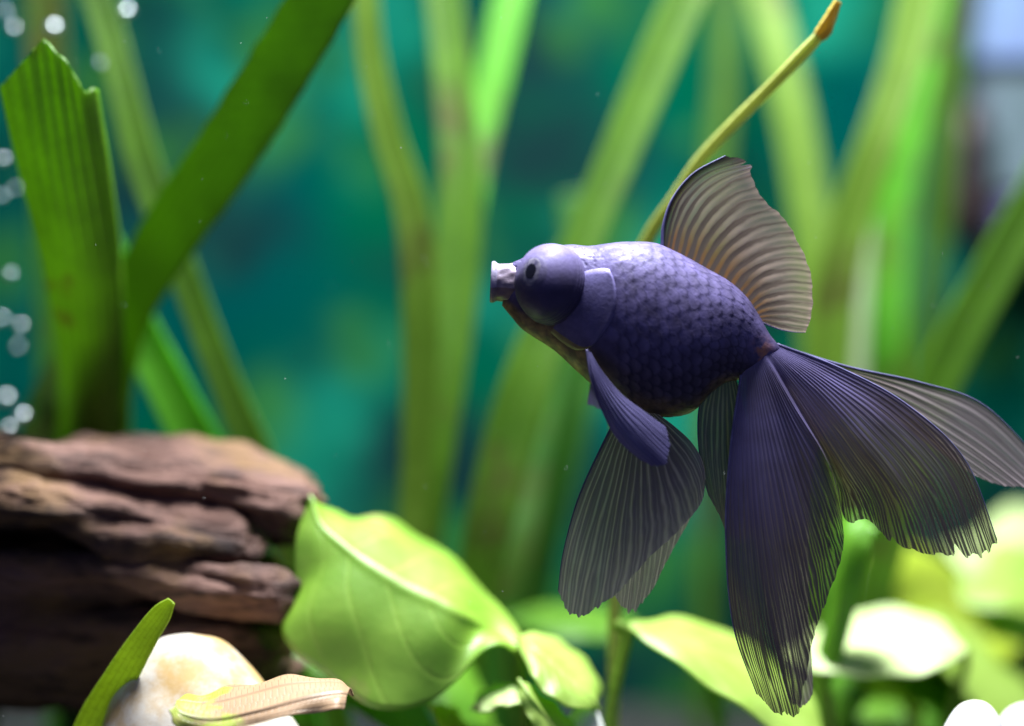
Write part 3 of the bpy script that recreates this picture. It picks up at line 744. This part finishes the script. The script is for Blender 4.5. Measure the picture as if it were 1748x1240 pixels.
gJ = [(1235,-150,120,80),(1178,-20,118,82),(1112,130,116,82),(1056,265,114,78),(1004,390,112,76),(950,520,110,84),(905,640,108,96),(868,760,107,100),(838,880,106,92),(815,1000,106,80)]
pJ = plant("ribbon_plant", gJ, "long green ribbon leaf arching up to the right behind the head of the fish")
ribbon(gJ, G_MID, pJ, seed=9)
ribbon([(975,430,150,60),(950,560,148,70),(918,700,146,80),(890,830,144,88),(868,960,142,86)], G_DARK, pJ, seed=10)
ribbon([(985,330,160,70),(1000,420,160,84),(1010,520,160,90),(990,640,160,90),(960,760,160,80)], G_DARK, pJ, seed=10.5)

gK = [(1398,62,16,13),(1372,90,18,16),(1330,134,21,15),(1258,206,27,15),(1196,272,33,15),(1152,338,38,16),(1108,405,43,18),(1075,490,47,20),(1060,620,50,20),(1055,800,52,20)]
pK = plant("ribbon_plant", gK, "thin pale stalk with yellow broken tip leaning up from behind the dorsal fin")
ribbon(gK, G_STALK, pK, seed=11, cup=0.5, thick=0.0011)
ribbon([(1431,2,14,8),(1424,16,14.4,13),(1416,34,14.8,17),(1408,50,15.4,22),(1397,63,16,18)], G_TIP, pK, n=24, cup=0.4, thick=0.001, name="broken_tip", to_floor=False, fringe=0.25, seed=12)

gM = [(1285,-150,165,74),(1305,-20,163,74),(1340,130,160,76),(1370,280,158,78),(1392,430,156,80),(1402,580,155,84),(1400,720,155,84)]
pM = plant("ribbon_plant", gM, "soft green ribbon leaf standing upright behind the dorsal fin")
ribbon(gM, G_LIGHT, pM, seed=13)
gN = [(1600,-150,135,80),(1572,-20,134,82),(1540,110,132,78),(1498,235,130,74),(1456,360,130,78),(1428,480,130,84),(1415,620,130,84),(1410,760,130,80)]
pN = plant("ribbon_plant", gN, "clump of pale and bright blades fanning up behind the tail fins")
ribbon(gN, G_LIGHT, pN, seed=14)
ribbon([(1610,-150,170,84),(1588,-20,168,84),(1556,150,166,82),(1530,320,164,78),(1514,480,162,80),(1508,640,160,84)], G_VIVID, pN, seed=15)
ribbon([(1478,330,150,30),(1468,450,150,44),(1460,580,150,48),(1455,720,150,48)], G_PALE, pN, seed=16)
gR = [(1870,130,120,84),(1790,300,120,88),(1712,440,120,88),(1640,570,120,88),(1585,690,120,84),(1550,800,120,80)]
pR = plant("ribbon_plant", gR, "green ribbon leaf slanting steeply past the dark filter pipe")
ribbon(gR, G_MID, pR, seed=17)
gL = [(1250,-150,210,44),(1242,-20,210,46),(1234,150,210,46),(1222,300,210,46),(1215,500,210,44)]
pL = plant("ribbon_plant", gL, "narrow dim ribbon leaf far back behind the thin stalk")
ribbon(gL, G_MID, pL, seed=18)
gS = [(1650,-150,215,50),(1630,0,215,54),(1615,160,215,56),(1600,340,215,54),(1580,500,215,50)]
pS = plant("ribbon_plant", gS, "dim green ribbon leaf far back next to the filter")
ribbon(gS, G_MID, pS, seed=19)

# ------------------------------------------------------------------ broad-leaved plants along the bottom
def broad(rows, m, parent, n=60, k=41, thick=0.0005, name="leaf", ripple=0.0006, seed=0.0):
    """rows base/tip order: three points (px,py,depth mm): far edge, midrib, near edge"""
    R = np.zeros((len(rows), 3, 3))
    for i, r in enumerate(rows):
        if len(r) == 3 and not hasattr(r[0], '__len__'): r = (r, r, r)
        for j in range(3): R[i, j] = P(r[j][0], r[j][1], r[j][2]/1000)
    Sx = catmull(R, n)
    u = np.linspace(0, 1, k); V = np.zeros((n, k, 3))
    for i in range(n):
        a, b, c = Sx[i]
        for j, q in enumerate(u):
            # two halves hinged at the midrib, each gently bellied
            if q < 0.5: f = q*2; p = a*(1-f)+b*f; bel = math.sin(f*math.pi)*np.linalg.norm(a-b)*0.10
            else: f = (q-0.5)*2; p = b*(1-f)+c*f; bel = math.sin(f*math.pi)*np.linalg.norm(b-c)*0.10
            V[i, j] = p+np.array([0, -0.3*bel, bel])
    N = grid_normals(V)
    d = np.array([noise.noise(Vector((p[0]*70+seed, p[1]*70, p[2]*70))) for p in V.reshape(-1, 3)]).reshape(n, k)
    edge = np.abs(u-0.5)*2
    d = d*(0.4+edge[None, :]) + 0.7*np.sin(np.arange(n)[:, None]*0.42+seed)*edge[None, :]**2
    V = V+N*(d*ripple)[..., None] - N*(0.0005*np.exp(-((u-0.5)/0.03)**2))[None, :, None]
    o = new_obj(name, V.reshape(-1, 3), grid_faces(n, k), m, parent, uv=grid_uv(n, k)[:, ::-1])
    return solid(o, thick)
def stem(pts, r, m, parent):
    p = catmull([P(a, b, c/1000) for a, b, c in pts], 40); v, f = tube_geo(p, r, 10)
    return new_obj("stem", v, f, m, parent, uv=[(0.25, (i//10)/40) for i in range(len(v))])
L_BRIGHT = leaf_material("leaf_bright", (0.36, 0.54, 0.07), (0.46, 0.64, 0.13), (0.5, 0.85, 0.04), 0.45, 7, gloss=0.06)
L_BIG = leaf_material("leaf_big", (0.24, 0.47, 0.03), (0.36, 0.58, 0.06), (0.45, 0.85, 0.03), 0.48, 6, spots=((0.55, 0.5, 0.16), 38, 0.6), gloss=0.07)
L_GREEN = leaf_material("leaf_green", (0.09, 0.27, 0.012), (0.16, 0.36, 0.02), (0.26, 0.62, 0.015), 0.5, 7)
L_PALE = leaf_material("leaf_pale", (0.55, 0.70, 0.26), (0.64, 0.76, 0.4), (0.6, 0.85, 0.15), 0.35, 7)
L_YEL = leaf_material("leaf_yellow_green", (0.38, 0.52, 0.03), (0.48, 0.58, 0.06), (0.65, 0.85, 0.03), 0.48, 7, spots=((0.4, 0.24, 0.05), 30, 0.7))
STEM = leaf_material("leaf_stem", (0.14, 0.26, 0.015), (0.2, 0.32, 0.03), (0.3, 0.5, 0.03), 0.3, 3, cross=20)

def bplant(px_, d, label): 
    b = P(px_, 1000, d/1000); return empty("broad_leaf_plant", (b[0], b[1], FLOOR), label, "water plant")
FP = lambda d: floor_py(d/1000)+8
p1 = bplant(905, 34, "large glossy folded leaf with pointed tip touching the end of the log")
broad([(530,846,36), ((562,870,46),(546,897,33),(512,912,34)), ((602,886,60),(591,936,30),(500,1000,30)), ((648,888,72),(640,970,28),(482,1086,25)),
       ((697,908,76),(695,1004,27),(560,1156,22)), ((746,938,74),(745,1026,27),(640,1210,20)), ((800,985,66),(790,1051,28),(736,1197,22)),
       ((846,1030,54),(836,1080,36),(830,1114,26)), ((893,1085,42),(887,1106,34),(882,1113,32))], L_BIG, p1, seed=1, ripple=0.001)
stem([(884,1106,33),(893,1140,36),(900,1250,38),(905,1400,36),(905,FP(34),34)], 0.0011, STEM, p1)
p2 = bplant(960, 30, "rounded yellow-green leaf just beyond the fold of the large leaf")
broad([(884,1088,36), ((922,1084,50),(910,1108,30),(900,1137,24)), ((957,1099,54),(940,1133,28),(916,1168,20)), ((993,1127,54),(968,1160,26),(942,1194,18)),
       ((1019,1162,48),(1000,1186,25),(980,1209,19)), (1024,1212,26)], L_BRIGHT, p2, seed=2)
stem([(888,1092,35),(892,1180,44),(930,1330,40),(960,FP(30),30)], 0.001, STEM, p2)
p3 = bplant(1030, 40, "broad pale green leaf on a slender stalk drooping behind the long lower tail lobe")
broad([(1068,1070,40), ((1104,1062,48),(1100,1078,40),(1099,1094,36)), ((1160,1060,62),(1160,1097,42),(1160,1138,30)), ((1242,1080,68),(1236,1126,42),(1230,1186,28)),
       ((1322,1126,66),(1306,1176,42),(1296,1232,30)), ((1384,1192,58),(1362,1232,42),(1350,1264,34)), (1412,1276,44)], L_BRIGHT, p3, seed=3)
stem([(1050,1066,40),(1070,1076,40),(1071,1088,40),(1056,1150,40),(1040,1240,40),(1030,1400,40),(1030,FP(40),40)], 0.0015, STEM, p3)
p4 = bplant(1500, 95, "smooth pale oval leaf lying almost flat beside the lower tail lobe")
broad([(1335,1122,80), ((1400,1074,110),(1400,1112,84),(1400,1146,66)), ((1470,1045,120),(1470,1104,86),(1470,1152,64)), ((1545,1044,120),(1545,1104,86),(1545,1152,64)),
       ((1605,1066,108),(1605,1106,84),(1605,1142,68)), (1650,1112,80)], L_PALE, p4, seed=4)
stem([(1648,1112,80),(1640,1160,90),(1580,1350,95),(1500,FP(95),95)], 0.0013, STEM, p4)
p5 = bplant(1435, 70, "leaf arching over and hanging down in the gap between the two tail lobes")
broad([((1500,905,66),(1505,915,64),(1508,925,62)), ((1455,878,74),(1476,892,62),(1494,908,56)), ((1424,905,76),(1448,915,60),(1486,935,56)), ((1412,960,76),(1436,970,60),(1474,975,58)),
       ((1404,1030,76),(1428,1035,62),(1462,1035,62)), ((1400,1110,76),(1415,1110,66),(1440,1110,66)), (1412,1180,70)], L_GREEN, p5, seed=5)
stem([(1412,1178,70),(1420,1300,70),(1435,FP(70),70)], 0.0013, STEM, p5)
p6 = bplant(1700, 155, "plant of big bright yellow-green leaves crowding behind the upper tail lobe")
broad([(1462,958,154), ((1530,930,172),(1518,962,150),(1504,1004,140)), ((1602,952,180),(1580,1000,150),(1562,1060,136)), ((1682,1030,180),(1655,1068,150),(1640,1120,136)),
       ((1752,1128,170),(1730,1160,150),(1722,1204,140)), (1790,1240,152)], L_YEL, p6, seed=6)
broad([(1610,930,182), ((1690,925,202),(1675,960,180),(1660,1000,166)), ((1765,985,202),(1745,1025,178),(1725,1075,164)), ((1830,1070,194),(1810,1105,178),(1790,1150,166)), (1850,1180,178)], L_PALE, p6, seed=7)
broad([(1660,930,202), ((1705,872,227),(1705,915,202),(1695,960,188)), ((1765,868,232),(1765,925,202),(1760,1000,186)), ((1830,890,227),(1830,940,202),(1825,1010,188)), (1890,960,202)], L_PALE, p6, seed=8)
broad([(1560,1120,162), ((1620,1105,182),(1618,1150,162),(1612,1200,154)), ((1690,1110,186),(1690,1170,162),(1680,1240,152)), ((1770,1140,182),(1770,1200,162),(1760,1270,154)), (1830,1230,162)], L_GREEN, p6, seed=9)
stem([(1785,1236,152),(1790,1300,155),(1700,FP(155),155)], 0.0015, STEM, p6)
p7 = bplant(980, 140, "faint flat leaf far back below the pelvic fins")
broad([(860,1058,140), ((920,1038,160),(920,1058,140),(920,1084,128)), ((990,1036,162),(990,1060,140),(990,1092,126)), ((1050,1046,156),(1050,1064,140),(1050,1088,130)), (1090,1066,140)], L_GREEN, p7, seed=10)
stem([(864,1058,140),(880,1200,140),(980,FP(140),140)], 0.0013, STEM, p7)
p8 = bplant(880, 26, "low plant of short pale curled leaves in front of the white pebble")
broad([(806,1212,30), ((818,1188,38),(820,1200,28),(826,1218,24)), ((846,1174,42),(848,1190,28),(852,1210,22)), ((880,1176,42),(880,1190,28),(880,1206,24)), (902,1200,30)], L_PALE, p8, seed=11)
broad([(884,1160,22), ((914,1176,26),(904,1190,18),(890,1200,18)), ((950,1206,28),(930,1224,18),(908,1236,16)), ((985,1245,28),(960,1262,18),(930,1270,16)), (990,1300,22)], L_BRIGHT, p8, seed=12)
broad([(735,1204,34), ((768,1206,40),(762,1222,32),(750,1236,28)), ((800,1240,42),(790,1258,32),(776,1270,28)), (820,1300,34)], L_YEL, p8, seed=13)
stem([(900,1200,30),(895,1320,28),(880,FP(26),26)], 0.001, STEM, p8)
stem([(988,1298,22),(950,1400,24),(890,FP(26),26)], 0.001, STEM, p8)
stem([(818,1298,34),(850,1420,30),(875,FP(26),26)], 0.001, STEM, p8)
p9 = bplant(780, 75, "shaded dark green plant under the big folded leaf beside the log")
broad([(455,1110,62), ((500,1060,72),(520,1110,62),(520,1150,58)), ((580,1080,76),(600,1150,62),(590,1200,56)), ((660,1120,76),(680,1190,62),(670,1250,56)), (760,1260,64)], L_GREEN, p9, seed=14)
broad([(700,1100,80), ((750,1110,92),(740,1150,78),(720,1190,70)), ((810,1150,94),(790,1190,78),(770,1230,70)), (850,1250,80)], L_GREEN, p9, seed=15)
stem([(758,1258,64),(770,1400,70),(780,FP(75),75)], 0.0012, STEM, p9)
stem([(848,1248,80),(820,1400,78),(782,FP(75),75)], 0.0012, STEM, p9)
p10 = bplant(1330, 110, "tangle of olive leaves in shade under the pale oval leaf")
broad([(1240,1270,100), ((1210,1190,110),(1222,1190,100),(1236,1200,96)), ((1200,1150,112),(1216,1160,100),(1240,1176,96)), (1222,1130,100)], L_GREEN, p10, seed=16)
broad([(1560,1290,110), ((1530,1180,124),(1545,1200,110),(1575,1220,104)), ((1480,1150,124),(1500,1180,110),(1540,1200,104)), (1470,1170,112)], L_YEL, p10, seed=17)
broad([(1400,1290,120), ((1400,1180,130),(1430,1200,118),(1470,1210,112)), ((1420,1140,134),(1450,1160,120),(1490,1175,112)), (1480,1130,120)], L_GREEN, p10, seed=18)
stem([(1240,1268,100),(1280,1380,105),(1330,FP(110),110)], 0.0012, STEM, p10)
stem([(1558,1288,110),(1450,1400,110),(1335,FP(110),110)], 0.0012, STEM, p10)

p11 = bplant(1620, 165, "dense bank of blurred lime leaves filling the space behind the pale oval leaf")
broad([(1440,1075,150), ((1500,1000,190),(1500,1060,155),(1495,1110,135)), ((1590,985,200),(1590,1060,155),(1585,1130,130)), ((1680,1020,195),(1680,1085,155),(1675,1150,135)), (1760,1100,155)], L_YEL, p11, seed=22)
broad([(1400,1190,140), ((1470,1150,175),(1470,1190,145),(1465,1240,125)), ((1560,1140,180),(1560,1195,145),(1555,1255,122)), ((1650,1160,175),(1650,1205,145),(1645,1260,125)), (1730,1220,145)], L_GREEN, p11, seed=23)
broad([(1590,1000,170), ((1650,940,205),(1650,985,172),(1645,1030,155)), ((1730,930,210),(1730,985,172),(1725,1045,150)), ((1810,960,205),(1810,1010,172),(1805,1060,155)), (1880,1030,170)], L_BRIGHT, p11, seed=24)
broad([(1560,1060,130), ((1610,1050,150),(1600,1080,128),(1590,1110,116)), ((1690,1110,152),(1670,1150,126),(1650,1190,114)), ((1770,1190,148),(1745,1225,126),(1725,1260,116)), (1800,1280,128)], L_BRIGHT, p11, seed=25)
for sx, sy, sd in ((1450,1075,150),(1410,1192,140),(1870,1028,170),(1570,1064,130)):
    stem([(sx,sy,sd),((sx+1620)/2,(sy+1300)/2,158),(1620,FP(165),165)], 0.0014, STEM, p11)

# blade beside the stone and the dead leaf lying on it
gT = [(293,1026,2,14),(276,1048,3,34),(244,1094,5,44),(205,1160,8,56),(165,1235,12,64),(135,1310,14,60)]
pT = plant("ribbon_plant", gT, "small light green blade curving up along the side of the cream pebble")
ribbon(gT, leaf_material("small_blade", (0.30, 0.44, 0.03), (0.40, 0.54, 0.06), (0.7, 0.9, 0.06), 0.5, 5, cross=24, spots=((0.4, 0.3, 0.05), 60, 0.66)), pT, cup=0.3, seed=20, thick=0.0005)
dead_m = leaf_material("dead_leaf", (0.42, 0.27, 0.15), (0.52, 0.34, 0.20), (0.4, 0.25, 0.12), 0.25, 5, cross=40, spots=((0.36, 0.48, 0.05), 90, 0.52), rough=0.45, gloss=0.05, vg=0.5)
dl = broad([((306,1196,-8),(299,1206,-15),(296,1212,-17)), ((330,1187,-4),(314,1220,-16),(300,1238,-18)), ((385,1179,-2),(375,1230,-16),(360,1248,-18)), ((445,1164,0),(445,1217,-16),(440,1233,-18)), ((515,1159,0),(520,1195,-15),(515,1219,-17)),
       ((570,1163,0),(575,1186,-13),(565,1214,-16)), ((607,1181,0),(592,1187,-12),(588,1211,-15))], dead_m, None, seed=21, name="dead_leaf", thick=0.00035, ripple=0.0009)
tag(dl, "tan dying leaf with green patches lying across the cream pebble", "leaf")

# ------------------------------------------------------------------ filter at the back, right
FG = simple_mat("filter_grey", (0.09, 0.14, 0.15), 0.6, nscale=40, ncol=(0.12, 0.17, 0.2))
FL = simple_mat("filter_lid", (0.17, 0.24, 0.45), 0.5, nscale=30, ncol=(0.2, 0.3, 0.46))
FB = simple_mat("filter_pipe", (0.02, 0.014, 0.018), 0.5, nscale=60, ncol=(0.05, 0.03, 0.03))
c = P(1700, 200, 0.370)
fl = empty("aquarium_filter", (c[0], c[1], c[2]), "grey box filter with pale blue lid and dark intake pipe on the back wall", "filter")
a0 = P(1632, 330, 0.355); a1 = P(1800, 112, 0.355)
box("housing", (a0[0], 0.355, a0[2]), (a1[0]+0.02, BACK-0.001, a1[2]), FG, fl, bev=0.003)
a2 = P(1626, 108, 0.350); a3 = P(1800, -60, 0.350)
box("lid", (a2[0], 0.348, a2[2]), (a3[0]+0.025, BACK-0.001, a3[2]), FL, fl, bev=0.003)
v, f = tube_geo([P(1652, 180, 0.345), P(1652, 240, 0.345), P(1652, 320, 0.345), P(1654, 400, 0.345), P(1655, 412, 0.345)], np.array([.0075, .0078, .0078, .008, .005]), 20)
new_obj("intake_pipe", v, f, FB, fl)
a4 = P(1700, 420, 0.360); a5 = P(1800, 334, 0.360)
box("outlet_block", (a4[0], 0.358, a4[2]), (a5[0], BACK-0.001, a5[2]-0.001), simple_mat("filter_violet", (0.13, 0.12, 0.26), 0.5), fl, bev=0.002)

# ------------------------------------------------------------------ rising air bubbles at the left
BUB = simple_mat("air_bubble", (0.55, 0.62, 0.64), 0.36, metal=1.0)
BUB2 = simple_mat("dim_air_bubble", (0.42, 0.52, 0.55), 0.3, metal=1.0)
for (bx, by, d, r) in [(22,48,190,1.7),(90,48,180,2.0),(215,20,185,2.0),(170,108,190,1.6),(5,272,180,2.0),(26,322,190,1.4),(17,468,180,1.6),(35,556,185,1.9),(2,545,190,1.5),
                       (30,592,200,1.1),(10,680,190,1.6),(38,710,180,1.6),(15,730,175,2.0),(8,20,195,1.6),(3,335,185,1.5)]:
    c = P(bx, by, (d-85)/1000); r *= random.uniform(0.55, 1.15)/1000
    bub_v = []; n, mm = 18, 24
    for i in range(n):
        a = math.pi*i/(n-1)
        for j in range(mm):
            b = 2*math.pi*j/mm; bub_v.append(c+r*np.array([math.sin(a)*math.cos(b)*1.05, math.sin(a)*math.sin(b)*1.05, math.cos(a)*0.9]))
    o = new_obj("air_bubble", bub_v, grid_faces(n, mm, True), BUB if random.random() < 0.5 else BUB2); tag(o, "small silvery air bubble rising beside the torn ribbon leaf", "bubble", "air bubbles rising at the end of the tank")

# ------------------------------------------------------------------ specks drifting in the water
SV, SF = [], []
for i in range(260):
    d = random.uniform(-30, 200); q = P(random.uniform(-20, 1770), random.uniform(-20, 1260), d/1000); r = random.uniform(0.00003, 0.00010)
    o_ = len(SV); SV += [q+r*np.array(a) for a in ((1, 0, 0), (-1, 0, 0), (0, 1, 0), (0, -1, 0), (0, 0, 1.3), (0, 0, -1))]
    SF += [tuple(x+o_ for x in t) for t in ((0,2,4),(2,1,4),(1,3,4),(3,0,4),(2,0,5),(1,2,5),(3,1,5),(0,3,5))]
sp = new_obj("water_specks", SV, SF, simple_mat("speck", (0.7, 0.75, 0.75), 0.6)); sp["kind"] = "stuff"; tag(sp, "fine pale specks drifting in the water", "specks")
